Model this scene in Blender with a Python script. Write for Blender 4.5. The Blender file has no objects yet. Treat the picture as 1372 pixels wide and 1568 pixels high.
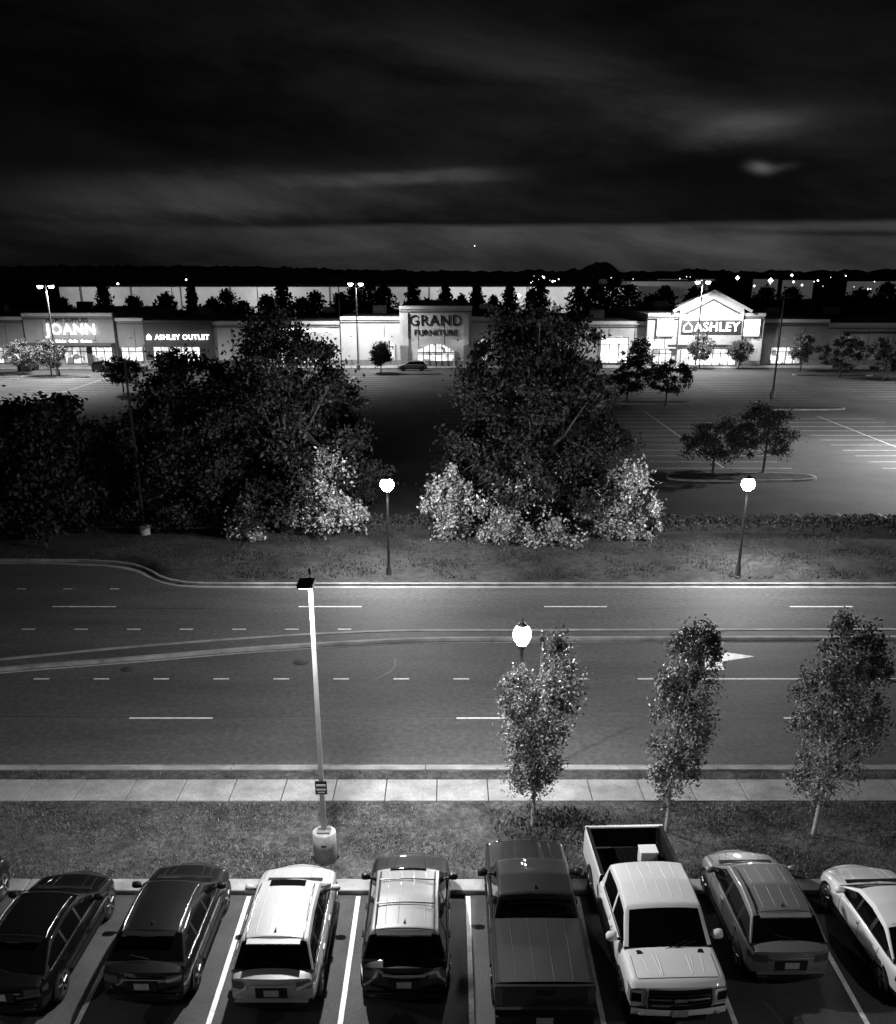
import bpy, math, random
import numpy as np
from mathutils import Vector, Matrix
random.seed(7); rng=np.random.default_rng(7)
scene=bpy.context.scene
COL=scene.collection

# ---------------------------------------------------------------- materials
def nosample(m):
    try: m.cycles.emission_sampling='NONE'
    except Exception: pass
    return m
def mat(name,base=0.3,rough=0.6,metal=0.0,var=0.0,scale=5.0,bump=0.0,bscale=40.0,emit=0.0,coat=0.0,spec=0.5,island=0.0,stretch=None,scale2=None,var2=0.0,dist=0.02):
    m=bpy.data.materials.new(name); m.use_nodes=True
    nt=m.node_tree; N=nt.nodes; L=nt.links
    b=N["Principled BSDF"]
    b.inputs["Base Color"].default_value=(base,base,base,1)
    b.inputs["Roughness"].default_value=rough
    b.inputs["Metallic"].default_value=metal
    b.inputs["Specular IOR Level"].default_value=spec
    if coat: b.inputs["Coat Weight"].default_value=coat; b.inputs["Coat Roughness"].default_value=0.04
    if emit:
        b.inputs["Emission Color"].default_value=(1,1,1,1); b.inputs["Emission Strength"].default_value=emit
    if not(var or var2 or island or bump): return m
    tc=N.new("ShaderNodeTexCoord"); vec=tc.outputs["Object"]
    if stretch:
        mp=N.new("ShaderNodeMapping"); mp.inputs["Scale"].default_value=stretch
        L.new(vec,mp.inputs["Vector"]); vec2=mp.outputs["Vector"]
    else: vec2=vec
    fac=None
    def mul(a,bb):
        n=N.new("ShaderNodeMath"); n.operation='MULTIPLY'
        L.new(a,n.inputs[0]); L.new(bb,n.inputs[1]); return n.outputs[0]
    def rng_(sock,a,bb,lo=0.3,hi=0.7):
        n=N.new("ShaderNodeMapRange"); n.inputs[1].default_value=lo; n.inputs[2].default_value=hi
        n.inputs[3].default_value=a; n.inputs[4].default_value=bb; L.new(sock,n.inputs[0]); return n.outputs[0]
    if var:
        n=N.new("ShaderNodeTexNoise"); n.inputs["Scale"].default_value=scale; n.inputs["Detail"].default_value=5
        n.inputs["Roughness"].default_value=0.65
        L.new(vec2,n.inputs["Vector"]); fac=rng_(n.outputs["Fac"],1-var,1+var)
    if var2:
        n=N.new("ShaderNodeTexNoise"); n.inputs["Scale"].default_value=scale2; n.inputs["Detail"].default_value=3
        L.new(vec,n.inputs["Vector"]); f2=rng_(n.outputs["Fac"],1-var2,1+var2)
        fac=f2 if fac is None else mul(fac,f2)
    if island:
        g=N.new("ShaderNodeNewGeometry"); f3=rng_(g.outputs["Random Per Island"],1-island,1+island,0,1)
        fac=f3 if fac is None else mul(fac,f3)
    if fac is not None:
        k=N.new("ShaderNodeMath"); k.operation='MULTIPLY'; k.inputs[1].default_value=base; L.new(fac,k.inputs[0])
        c=N.new("ShaderNodeCombineColor")
        for i in range(3): L.new(k.outputs[0],c.inputs[i])
        L.new(c.outputs[0],b.inputs["Base Color"])
    if bump:
        n=N.new("ShaderNodeTexNoise"); n.inputs["Scale"].default_value=bscale; n.inputs["Detail"].default_value=3
        L.new(vec,n.inputs["Vector"])
        bp=N.new("ShaderNodeBump"); bp.inputs["Strength"].default_value=bump; bp.inputs["Distance"].default_value=dist
        L.new(n.outputs["Fac"],bp.inputs["Height"]); L.new(bp.outputs[0],b.inputs["Normal"])
    return m

def window_mat(name,strength,sx,sz,lo=0.15):
    """lit shop interior seen through glass: uneven bright and dark goods"""
    m=bpy.data.materials.new(name); m.use_nodes=True; N=m.node_tree.nodes; L=m.node_tree.links
    b=N["Principled BSDF"]; b.inputs["Base Color"].default_value=(.05,.05,.05,1); b.inputs["Roughness"].default_value=.15
    b.inputs["Emission Color"].default_value=(1,1,1,1)
    tc=N.new("ShaderNodeTexCoord"); mp=N.new("ShaderNodeMapping"); mp.inputs["Scale"].default_value=(sx,1,sz)
    L.new(tc.outputs["Object"],mp.inputs[0])
    v=N.new("ShaderNodeTexVoronoi"); v.distance='CHEBYCHEV'; v.inputs["Scale"].default_value=1.0; L.new(mp.outputs[0],v.inputs["Vector"])
    n=N.new("ShaderNodeTexNoise"); n.inputs["Scale"].default_value=.9; n.inputs["Detail"].default_value=5; L.new(mp.outputs[0],n.inputs["Vector"])
    s=N.new("ShaderNodeSeparateColor"); L.new(v.outputs["Color"],s.inputs[0])
    mx=N.new("ShaderNodeMath"); mx.operation='MULTIPLY'; L.new(s.outputs[0],mx.inputs[0]); L.new(n.outputs["Fac"],mx.inputs[1])
    r=N.new("ShaderNodeMapRange"); r.inputs[1].default_value=.05; r.inputs[2].default_value=.45
    r.inputs[3].default_value=lo*strength; r.inputs[4].default_value=strength; L.new(mx.outputs[0],r.inputs[0])
    L.new(r.outputs[0],b.inputs["Emission Strength"])
    return nosample(m)

M={}
M['asphalt']=mat("asphalt_road",.072,.8,var=.36,scale=.35,bump=.35,bscale=45,stretch=(.22,1,1),var2=.3,scale2=5)
M['asphalt_lot']=mat("asphalt_lot",.08,.85,var=.4,scale=.12,bump=.3,bscale=30,var2=.25,scale2=6)
M['asphalt_near']=mat("asphalt_near",.055,.8,var=.35,scale=.8,bump=.4,bscale=60,var2=.35,scale2=25)
M['concrete']=mat("concrete",.3,.85,var=.34,scale=1.2,bump=.3,bscale=40,var2=.18,scale2=14)
M['kerbm']=mat("kerb_concrete",.28,.85,var=.45,scale=.9,bump=.3,bscale=30)
M['joint']=mat("joint",.04,.9)
M['tar']=mat("tar_seal",.022,.6)
M['ground']=mat("ground",.03,.95,var=.4,scale=.05)
M['grass']=mat("grass",.065,.95,var=.65,scale=1.3,bump=1,bscale=18,var2=.55,scale2=6,dist=.06)
M['verge']=mat("verge",.035,.95,var=.75,scale=.3,bump=1,bscale=9,var2=.5,scale2=2.5,dist=.08)
M['blade']=mat("grass_blade",.10,.7,var=.7,scale=1.0,island=.6,spec=.3)
M['vblade']=mat("verge_blade",.05,.8,var=.75,scale=.3,island=.6,spec=.2)
M['straw']=mat("dry_grass",.26,.8,island=.4,spec=.2)
M['mulch']=mat("mulch",.03,.95)
M['paint_line']=mat("road_paint",.8,.6,var=.3,scale=4,var2=.25,scale2=30)
M['paint_worn']=mat("worn_paint",.45,.7,var=.45,scale=3,var2=.3,scale2=20)
M['leaf']=mat("leaf",.02,.6,island=.7,spec=.22)  # crown leaves, darkened in colour for the fall-off of lamplight
M['leaf_lamplit']=mat("leaf_lamplit",.24,.42,island=.8,spec=.6)  # lamplight on the low leaves, painted in as a paler colour
M['leaf_lot']=mat("leaf_lot",.04,.6,island=.6,spec=.3)
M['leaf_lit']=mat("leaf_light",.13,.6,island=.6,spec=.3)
M['leaf_near']=mat("leaf_near",.17,.5,island=.7,spec=.45,var=.45,scale=1.8)
M['leaf_dark']=mat("leaf_dark",.018,.6,island=.6,spec=.2)
M['bark']=mat("bark",.06,.9,var=.4,scale=6)
M['bark_pale']=mat("bark_pale",.3,.9,var=.3,scale=6)
M['pole_dark']=mat("pole_dark",.03,.4,metal=.3)
M['pole_grey']=mat("pole_grey",.22,.45,metal=.4,var=.15,scale=4)
M['lens']=mat("lamp_lens",.8,.3,emit=40)
M['lens_far']=nosample(mat("lamp_refractor",.8,.3,emit=30))
M['globe']=mat("lamp_globe",.8,.3,emit=1250)
M['globe_near']=mat("lamp_globe_near",.8,.3,emit=900)
M['tyre']=mat("tyre",.012,.8)
M['rim']=mat("rim",.4,.3,metal=.9)
M['rim_dark']=mat("rim_dark",.08,.35,metal=.8)
M['glass']=mat("car_glass",.003,.04,spec=.6)
M['trim']=mat("black_trim",.010,.5,spec=.25)
M['gloss']=mat("gloss_black",.004,.06,spec=.5)
M['chrome']=mat("chrome",.6,.18,metal=1)
M['tail']=mat("tail_lamp",.05,.1,coat=1)
M['head']=mat("head_lamp",.55,.1,coat=1,metal=.3)
M['plate']=mat("number_plate",.35,.4,var=.45,scale=28)
M['liner']=mat("bed_liner",.005,.9,spec=.1)
M['p_black']=mat("paint_black",.003,.5,coat=.8,spec=.1)
M['p_dark']=mat("paint_dark",.005,.5,coat=.8,spec=.12)
M['p_grey']=mat("paint_grey",.022,.45,metal=.2,coat=.7,spec=.2)
M['p_cover']=mat("paint_cover",.045,.4,metal=.3,coat=.4,spec=.3)
M['p_silver']=mat("paint_silver",.38,.45,metal=.15,coat=.6,spec=.3)
M['p_greymid']=mat("paint_mid",.17,.45,metal=.25,coat=.7,spec=.3)
M['p_roof_sheen']=mat("paint_roof_sheen",.24,.45,metal=.25,coat=.7,spec=.3)  # light reflecting off the dark SUV's roof, put into a lighter colour
M['p_white']=mat("paint_white",.78,.4,coat=.7,spec=.3)
M['seam']=mat("shut_line",.003,.8)

# ---------------------------------------------------------------- mesh builder
class MB:
    def __init__(s): s.v=[];s.f=[];s.m=[];s.s=[]
    def add(s,vs,fs,m=0,sm=False):
        o=len(s.v); s.v+= [tuple(map(float,p)) for p in vs]
        for k,f in enumerate(fs):
            s.f.append(tuple(o+i for i in f)); s.m.append(m[k] if isinstance(m,list) else m); s.s.append(sm)
        return s
    def box(s,c,d,m=0,rot=0,taper=1.0):
        x,y,z=d[0]/2,d[1]/2,d[2]/2; vs=[]
        for sz in(-1,1):
            t=1 if sz<0 else taper
            for a,b in((-1,-1),(1,-1),(1,1),(-1,1)):
                X,Y=a*x*t,b*y*t
                vs.append((c[0]+X*math.cos(rot)-Y*math.sin(rot),c[1]+X*math.sin(rot)+Y*math.cos(rot),c[2]+sz*z))
        return s.add(vs,[(3,2,1,0),(4,5,6,7),(0,1,5,4),(1,2,6,5),(2,3,7,6),(3,0,4,7)],m)
    def tube(s,pts,rad,n=8,m=0,cap=True,sm=True):
        pts=[Vector(p) for p in pts]
        if not hasattr(rad,'__len__'): rad=[rad]*len(pts)
        vs=[];fs=[]
        for i,p in enumerate(pts):
            d=(pts[min(i+1,len(pts)-1)]-pts[max(i-1,0)]).normalized()
            a=Vector((0,0,1)) if abs(d.z)<.9 else Vector((1,0,0))
            u=d.cross(a).normalized(); w=d.cross(u)
            for k in range(n):
                t=2*math.pi*(k+.5)/n; vs.append(p+(u*math.cos(t)+w*math.sin(t))*rad[i])
        for i in range(len(pts)-1):
            for k in range(n):
                fs.append((i*n+k,i*n+(k+1)%n,(i+1)*n+(k+1)%n,(i+1)*n+k))
        s.add(vs,fs,m,sm)
        if cap: s.add(vs[:n],[tuple(range(n))],m); s.add(vs[-n:],[tuple(range(n))],m)
        return s
    def lathe(s,prof,c=(0,0,0),n=16,m=0,axis='z',sm=True):
        vs=[];fs=[]
        for r,h in prof:
            for k in range(n):
                t=2*math.pi*k/n; a,b=r*math.cos(t),r*math.sin(t)
                vs.append((c[0]+a,c[1]+b,c[2]+h) if axis=='z' else (c[0]+h,c[1]+a,c[2]+b))
        for i in range(len(prof)-1):
            for k in range(n): fs.append((i*n+k,i*n+(k+1)%n,(i+1)*n+(k+1)%n,(i+1)*n+k))
        return s.add(vs,fs,m,sm)
    def grid(s,P,m=0,sm=True,flip=False):
        ni=len(P);nj=len(P[0]); vs=[p for r in P for p in r]; fs=[];ms=[]
        for i in range(ni-1):
            for j in range(nj-1):
                f=(i*nj+j,i*nj+j+1,(i+1)*nj+j+1,(i+1)*nj+j)
                fs.append(f[::-1] if flip else f); ms.append(m(i,j) if callable(m) else m)
        return s.add(vs,fs,ms,sm)
    def quadxy(s,x0,y0,x1,y1,z,m=0):
        return s.add([(x0,y0,z),(x1,y0,z),(x1,y1,z),(x0,y1,z)],[(0,1,2,3)],m)
    def poly(s,pts,z,m=0):
        return s.add([(p[0],p[1],z) for p in pts],[tuple(range(len(pts)))],m)
    def obj(s,name,mats,parent=None,loc=(0,0,0),rot=0,bevel=0):
        me=bpy.data.meshes.new(name); me.from_pydata(s.v,[],s.f)
        for m in mats: me.materials.append(m)
        me.polygons.foreach_set("material_index",s.m); me.polygons.foreach_set("use_smooth",s.s); me.update()
        o=bpy.data.objects.new(name,me); COL.objects.link(o); o.location=loc; o.rotation_euler=(0,0,rot)
        if parent: o.parent=parent
        if bevel:
            b=o.modifiers.new("bevel",'BEVEL'); b.width=bevel; b.segments=2; b.limit_method='ANGLE'
        return o
def empty(name,loc=(0,0,0),rot=0):
    o=bpy.data.objects.new(name,None); o.location=loc; o.rotation_euler=(0,0,rot); COL.objects.link(o); o.empty_display_size=.2; return o
def light(name,kind,loc,power,parent=None,size=.1,spot=150,rot=(0,0,0),blend=.6):
    l=bpy.data.lights.new(name,kind); l.energy=power
    if kind=='SPOT': l.spot_size=math.radians(spot); l.spot_blend=blend
    l.shadow_soft_size=size
    o=bpy.data.objects.new(name,l); o.location=loc; o.rotation_euler=rot; COL.objects.link(o)
    if parent: o.parent=parent
    return o

# ---------------------------------------------------------------- leaves / trees
def leaf_mesh(name,C,size,m,parent=None,loc=(0,0,0),aspect=.55):
    n=len(C); C=np.asarray(C,float)
    a=rng.normal(size=(n,3)); a/=np.linalg.norm(a,axis=1)[:,None]
    b=rng.normal(size=(n,3)); b-= (b*a).sum(1)[:,None]*a; b/=np.linalg.norm(b,axis=1)[:,None]
    s=(size*(.6+.8*rng.random(n)))[:,None]
    V=np.empty((n,4,3)); V[:,0]=C+a*s; V[:,1]=C+b*s*aspect; V[:,2]=C-a*s; V[:,3]=C-b*s*aspect
    me=bpy.data.meshes.new(name); me.vertices.add(4*n); me.loops.add(4*n); me.polygons.add(n)
    me.vertices.foreach_set("co",V.ravel()); me.loops.foreach_set("vertex_index",np.arange(4*n,dtype=np.int32))
    me.polygons.foreach_set("loop_start",np.arange(0,4*n,4,dtype=np.int32))
    me.polygons.foreach_set("loop_total",np.full(n,4,dtype=np.int32))
    me.materials.append(m); me.update(calc_edges=True)
    o=bpy.data.objects.new(name,me); COL.objects.link(o); o.location=loc
    if parent: o.parent=parent
    return o
def tree(name,x,y,H,z0,env,K,nl,ls,cr,tr,leafm,barkm,limbs=16,lean=(0,0),seed=1,fork=.35,sq=.7,filt=None):
    global rng
    rng=np.random.default_rng(seed); root=empty(name,(x,y,0))
    T=rng.random(K*8); w=np.array([max(env(t),.02) for t in T]); keep=rng.random(K*8)<w/w.max(); T=T[keep][:K]
    ang=rng.random(len(T))*6.283; R=np.array([env(t) for t in T])*np.sqrt(rng.random(len(T)))*.98
    cz=z0+T*(H-z0)
    C=np.stack([R*np.cos(ang)+lean[0]*T,R*np.sin(ang)+lean[1]*T,cz],1)
    if filt is not None: C=C[filt(C)]
    idx=rng.integers(0,len(C),nl); crs=cr*(.45+1.1*rng.random(len(C)))
    d=rng.normal(size=(nl,3)); d/=np.linalg.norm(d,axis=1)[:,None]; d*= (rng.random(nl)**.6)[:,None]*(1+.3*rng.normal(size=nl))[:,None]; d[:,2]*=sq
    P=C[idx]+d*crs[idx][:,None]; P=P[P[:,2]>.15]
    if filt is not None: P=P[filt(P)]
    leaf_mesh("foliage",P,ls,leafm,root)
    b=MB(); top=z0+.75*(H-z0); fz=z0+fork*(H-z0)
    tp=[(0,0,-.05),(0,0,.12),(.02,0,z0*.5),(lean[0]*.1+rng.normal()*.05,rng.normal()*.05,z0+.2*(H-z0)),(lean[0]*.35+rng.normal()*.1,rng.normal()*.1,fz+.2*(H-z0)),(lean[0]*.7,lean[1]*.7,top)]
    b.tube(tp,[tr*1.5,tr*1.05,tr,tr*.8,tr*.5,tr*.12],9,0)
    for c in C[rng.permutation(len(C))[:limbs]]:
        f=max(.1,min(.8,(c[2]-z0)/(H-z0)-.3)); sz=max(z0*.8,z0+f*(H-z0)*.8)
        st=Vector((lean[0]*f*.5,lean[1]*f*.5,sz)); e=Vector(c); mid=st.lerp(e,.5)+Vector((0,0,-.08*(e-st).length))
        b.tube([st,mid,e],[tr*.42,tr*.25,tr*.06],6,0)
    b.obj("trunk",[barkm],root)
    return root
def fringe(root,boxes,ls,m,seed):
    """low drooping sprays outside a crown, lamplight put into their paler leaf colour: (x0,x1,y0,y1,z0,z1,clusters,leaves) in tree space"""
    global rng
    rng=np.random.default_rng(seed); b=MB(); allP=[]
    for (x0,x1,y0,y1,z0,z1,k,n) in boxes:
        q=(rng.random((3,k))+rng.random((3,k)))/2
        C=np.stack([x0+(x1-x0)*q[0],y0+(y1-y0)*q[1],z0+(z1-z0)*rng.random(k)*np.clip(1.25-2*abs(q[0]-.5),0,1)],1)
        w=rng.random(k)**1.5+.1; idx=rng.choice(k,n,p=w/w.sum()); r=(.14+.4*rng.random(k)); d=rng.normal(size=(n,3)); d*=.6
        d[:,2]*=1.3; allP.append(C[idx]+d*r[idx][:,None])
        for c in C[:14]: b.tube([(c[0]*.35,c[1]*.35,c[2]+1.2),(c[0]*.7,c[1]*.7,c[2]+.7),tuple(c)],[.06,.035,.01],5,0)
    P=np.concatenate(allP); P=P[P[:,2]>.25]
    leaf_mesh("lamplit_foliage",P,ls,m,root); b.obj("low_branches",[M['bark']],root)

# ---------------------------------------------------------------- car
def car(name,x,y,rot,paint,kind='suv',L=4.7,W=1.88,H=1.7,zbelt=1.05,hood=.98,roofm=None,rails=None,crossbars=False,
        sunroof=None,ribs=0,lod=1,hoodlen=1.15,rear_slope=.38,rimm='rim',bedcover=False,ws=.75,cabback=None,fin=True,rb=.2):
    root=empty(name,(x,y,0),rot)
    hw=W/2; e0=-L/2; e1=L/2
    truck=kind=='pickup'
    y_wb=e1-hoodlen; y_rf=y_wb-ws
    if truck: y_rb=cabback; y_rr=y_rb+.2
    elif kind=='sedan': y_rb=e0+.55; y_rr=y_rb+rear_slope
    else: y_rb=e0+rb; y_rr=y_rb+rear_slope
    bodyrear=y_rb-.02 if truck else e0
    r_off=np.linspace(-1,1,7)
    def sm(pts,r):
        xs=[p[0] for p in pts]; zs=[p[1] for p in pts]
        return lambda t: float(np.mean(np.interp(t+r_off*r,xs,zs)))
    if truck: tops=[(e0,zbelt),(y_wb-.1,zbelt),(y_wb+.25,hood+.03),(e1-.22,hood-.01),(e1-.05,hood-.06),(e1,hood-.16)]
    elif kind=='sedan': tops=[(e0,zbelt-.12),(e0+.25,zbelt-.02),(y_rb+.2,zbelt),(y_wb-.1,zbelt-.01),(y_wb+.2,hood),(e1-.45,hood-.12),(e1,hood-.36)]
    else: tops=[(e0,zbelt-.06),(e0+.2,zbelt),(y_wb-.1,zbelt),(y_wb+.25,hood),(e1-.4,hood-.09),(e1,hood-.3)]
    top=sm(tops,.06 if truck else .12)
    hwf=sm([(e0,hw*.9),(e0+.35,hw*.97),(e0+.9,hw),(e1-.9,hw),(e1-.35,hw*.965),(e1,hw*.86)],.15)
    if truck: hwf=sm([(e0,hw),(e1-.3,hw),(e1,hw*.97)],.12)
    zb=.42 if truck else (.3 if kind=='suv' else .24)
    xf=[0,.2,.4,.6,.78,.88,.935,.965,.985,1.0,1.0,.992,.985,.965,.9,0]
    def sec(yy):
        h=hwf(yy); zt=top(yy); cr=.055
        z=[zt+cr*(1-(f/.88)**2) for f in xf[:6]]+[zt-.022,zt-.06,zt-.12,zt-.22,(zt+zb)/2,zb+.24,zb+.2,zb+.08,zb,zb]
        return h,z
    kf=.13 if truck else .34
    def dfm(yy,xx,zz):
        q=xx/hw
        if yy>0:
            e=max(0,min(1,(yy-(e1-.8))/.8))**2; return yy-e*(kf*q*q+(.07 if truck else .14)*abs(zz-.55))
        if truck: return yy
        e=max(0,min(1,((e0+.7)-yy)/.7))**2; return yy+e*(.16*q*q+.10*abs(zz-.6))
    ny=61 if lod else 25
    ys=np.linspace(bodyrear,e1,ny)
    b=MB(); P=[]
    for yy in ys:
        h,z=sec(yy)
        half=[(f*h,dfm(yy,f*h,zz),zz) for f,zz in zip(xf,z)]
        P.append([(-a,b_,c) for a,b_,c in half[::-1]]+half[1:])
    nh=len(xf)-1
    b.grid(P,lambda i,j:1 if abs((j+.5)-nh)>11.6 else 0,True)
    for yy,fl in((bodyrear,False),(e1,True)):
        h,z=sec(yy); Q=[]
        for f,zz in zip(xf,z): Q.append([(t*f*h,dfm(yy,t*f*h,zz)+(0.001 if fl else -.001),zz) for t in np.linspace(-1,1,13)])
        b.grid(Q,lambda i,j:1 if i>=12 else 0,True,flip=fl)
    b.obj("body",[M[paint],M['trim']],root)
    wr=hw*.70 if not truck else hw*.78; wbb=hw*.93
    zr=H
    zc=sm([(y_rb,zbelt-.02),(y_rr,zr-.07),((y_rr+y_rf)/2,zr),(y_rf,zr-.06),(y_wb,zbelt-.02)],.06)
    sf=[0,.07,.3,.55,.8,.9,.97]; tf=[.985,.95,.9,.8,.6,.4,.2,0]
    def wat(z): return wbb-(wbb-wr)*max(0,(z-zbelt))/(zr-zbelt)
    def csec(yy):
        t=zc(yy); hh=t-zbelt; cr=.07*max(0,min(1,hh/.4)); o=[]
        te=t-cr
        for f in sf: z=zbelt-.03+f*(te-zbelt+.03); o.append((wat(z),z))
        wt=wat(te)
        for f in tf: o.append((f*wt,te+cr*(1-f**2.4)))
        return o
    cy=np.linspace(y_rb,y_wb,81 if lod else 31); Q=[]
    for yy in cy:
        h=csec(yy); k_=(.10 if yy>y_rf-.3 else 0)*max(0,(yy-y_rf+.3)/(y_wb-y_rf+.3)); bow=lambda a:-k_*(a/wbb)**2
        Q.append([(-a,yy+bow(a),z) for a,z in h]+[(a,yy+bow(a),z) for a,z in h[::-1]][1:])
    ns=len(sf); tot=len(Q[0])-1
    if truck: pill=[y_rr+.42*(y_wb-y_rr)]
    else: pill=[y_rr+.16*(y_wb-y_rr),y_rr+.5*(y_wb-y_rr)]
    span=y_rf-y_rr
    def cm(i,j):
        yy=(cy[i]+cy[min(i+1,len(cy)-1)])/2; k=j if j<tot/2 else tot-1-j
        hh=zc(yy)-zbelt
        if k<ns-1:
            if k in(1,2,3) and hh>.17 and yy>y_rb+.22 and min(abs(yy-p) for p in pill)>.045: return 1
            if k in(1,2,3) and hh>.1: return 0 if truck else 2
            return 0 if (k>=4 or truck) else 2
        front=yy>y_rf+(.06 if truck else .03); back=yy<y_rr-.03
        if front or back:
            if k>=ns+(2 if truck else 1) and hh>(.05 if truck else .03): return 1
            return 2 if hh<.03 else 0
        return 3
    c=MB(); c.grid(Q,cm,True)
    c.obj("cabin",[M[paint],M['glass'],M['trim'],M[roofm or paint]],root)
    def roofz(xx,yy):
        if zc(yy)<zbelt+.05: return zbelt
        t=zc(yy); te=t-.07; wt=wat(te); return te+.07*(1-min(1,abs(xx)/wt)**2.4)
    d=MB()
    mats=[M['trim'],M['chrome'],M['tail'],M['plate'],M['gloss'],M['seam'],M['head'],M[paint],M['liner'],M['rim'],M[roofm or paint]]
    def patch(x0,x1,y0,y1,m,off=.004,fn=roofz,n=9):
        d.grid([[(xx,yy,fn(xx,yy)+off) for xx in np.linspace(x0,x1,n)] for yy in np.linspace(y0,y1,n)],m,True)
    if lod:
        if sunroof: patch(-wr*.62,wr*.62,sunroof[0],sunroof[1],4,.006)
        for k in range(ribs):
            xx=(-.5+k/(ribs-1))*wr*1.25
            yy=np.linspace(y_rr+.15,(sunroof[0]-.06 if sunroof else y_rf-.2),8); d.tube([(xx,t,roofz(xx,t)-.008) for t in yy],.014,6,10)
        d.tube([(xx,y_rr+.02,roofz(xx,y_rr+.02)+.0005) for xx in np.linspace(-wr*.9,wr*.9,9)],.006,4,5,False)
        if rails:
            for s in(-1,1):
                xx=s*(wr*.93); yy=np.linspace(y_rr+.0,y_rf-.12,9)
                pts=[(xx,t,roofz(xx,t)+(.045 if 0<i<8 else 0.0)) for i,t in enumerate(yy)]
                d.tube(pts,.018,6,{'chrome':1,'black':0}[rails])
        if crossbars:
            for t in(y_rr+.35*span,y_rr+.75*span): d.tube([(-wr*.92,t,roofz(wr*.9,t)+.06),(0,t,roofz(0,t)+.045),(wr*.92,t,roofz(wr*.9,t)+.06)],.018,6,1)
        if fin:
            t=y_rr+.22; z=roofz(0,t); d.add([(-.03,t-.08,z-.01),(.03,t-.08,z-.01),(0,t+.14,z-.01),(0,t-.06,z+.085)],[(0,1,3),(1,2,3),(2,0,3)],4)
        if kind=='suv':
            zz=zc(y_rr)-.02; d.box((0,y_rr-.09,zz-.012),(wr*1.72,.17,.03),7)
            d.box((0,y_rr-.178,zz-.014),(.32,.012,.018),2)
        for s in(-1,1):
            q=.115 if truck else .085
            d.lathe([(0,-.10),(q*.85,-.09),(q,-.02),(q*.95,.08),(q*.5,.13),(0,.135)] if truck else [(0,-.10),(.07,-.09),(.085,-.02),(.08,.07),(.04,.11),(0,.115)],(s*(hw+(.13 if truck else .08)),y_wb-.42,zbelt+.1),10,7,'x')
            d.box((s*(hw+.0),y_wb-.40,zbelt+.04),(.2,.05,.04),0)
        def topz(xx,yy):
            return top(yy)+.055*(1-(abs(xx)/(hwf(yy)*.88))**2)
        yh=y_wb+.10
        for s in(-1,1):
            d.tube([(s*hw*.84,dfm(t,hw*.84,.9),topz(hw*.84,t)+.001) for t in np.linspace(yh,e1-.22,8)],.006,4,5,False)
            for k in (.40,.62):
                d.tube([(s*hw*(k-.1*(t-yh)/(e1-yh)),dfm(t,hw*k,.9),topz(hw*(k-.05),t)-.006) for t in np.linspace(yh+.05,e1-.3,7)],.013,6,7,False)
            dl=[y_wb-.35,y_wb-1.35]+([] if truck else [y_wb-2.3])
            for t in dl:
                pts=[]
                h,z=sec(t)
                for i in range(7,14): pts.append((s*(xf[i]*h+.001),t,z[i]))
                d.tube(pts,.006,4,5,False)
            for t in dl[:2]: d.box((s*(hw+.012),t-.85,zbelt-.17),(.03,.2,.03),7)
            d.tube([(s*(wbb+.012),t,zbelt-.012) for t in (y_rb+.25,y_wb-.15)],.012,5,1 if rails=='chrome' else 0)
            d.box((s*(hw-.01),0.02,zb+.05),(.06,L*.42,.10),0)
        d.tube([(xx*hw,dfm(e1-.2,xx*hw,.9),topz(xx*hw,e1-.2)+.001) for xx in np.linspace(-.82,.82,11)],.006,4,5,False)
        if not truck:
            def ry(xx,zz): return dfm(e0,xx,zz)
            for s in(-1,1):
                G=[[(s*xx*hw,ry(xx*hw,zz)-.012,zz) for xx in np.linspace(.55,.885,7)] for zz in np.linspace(zbelt-.28,zbelt-.10,5)]
                d.grid(G,2,True)
                G=[[(s*(hwf(t)*.998+.006),dfm(t,hw,.8)+0,zz) for t in np.linspace(e0+.02,e0+.3,5)] for zz in np.linspace(zbelt-.28,zbelt-.12,4)]
                d.grid(G,2,True)
                d.box((s*hw*.62,ry(hw*.62,.42)-.02,.42),(.26,.03,.05),2)
            G=[[(xx*hw,ry(xx*hw,zz)-.012,zz) for xx in np.linspace(-.84,.84,9)] for zz in np.linspace(.32,.50,3)]; d.grid(G,0,True)
            d.box((0,ry(0,.72)-.012,.74),(.66,.015,.24),5)
            d.box((0,ry(0,.72)-.022,.74),(.31,.02,.155),3)
            d.box((0,ry(0,.85)-.015,zbelt-.15),(.9,.02,.028),1)
            d.box((0,ry(0,.6)-.03,.575),(W*.82,.07,.03),7)
            for s in(-1,1): d.tube([(s*wbb*.80,ry(hw*.8,.8)+.0,zbelt-.3),(s*wbb*.76,ry(hw*.76,.6)-.008,.60)],.006,4,5,False)
            d.tube([(-.32,y_rb+.12,zbelt+.17),(.1,y_rb+.07,zbelt+.10)],.010,5,0)
        for s in(-1,1): d.tube([(s*.1,y_wb-.02,zbelt+.04),(s*.1-.5,y_wb-.17,zbelt+.12)],.010,5,0)
        d.box((0,y_wb+.03,zbelt+.012),(wbb*1.5,.12,.03),0)
    if truck:
        r=zbelt+.13; fl=.72; yb0=e0+.12; yb1=y_rb-.02; h=hw
        prof=[(h*.93,zb),(h*.985,zb+.12),(h*.992,zb+.3),(h,.9),(h,r-.1),(h-.015,r-.02),(h-.04,r),(h-.09,r),(h-.10,r-.04),(h-.15,fl),(0,fl)]
        full=[(-a,z) for a,z in prof]+[(a,z) for a,z in prof[::-1]][1:]
        bb=MB(); npf=len(full)-1
        def bmm(i,j):
            k=j if j<npf/2 else npf-1-j
            return 2 if k>=7 else 0
        bb.grid([[(a,t,z) for a,z in full] for t in(yb0,yb1)],bmm,False)
        bb.box((0,yb1-.03,(r+fl)/2),(2*h-.2,.06,r-fl),2)
        bb.box((0,e0+.09,(r+.55)/2),(2*h-.02,.09,r-.55),0)
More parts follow.
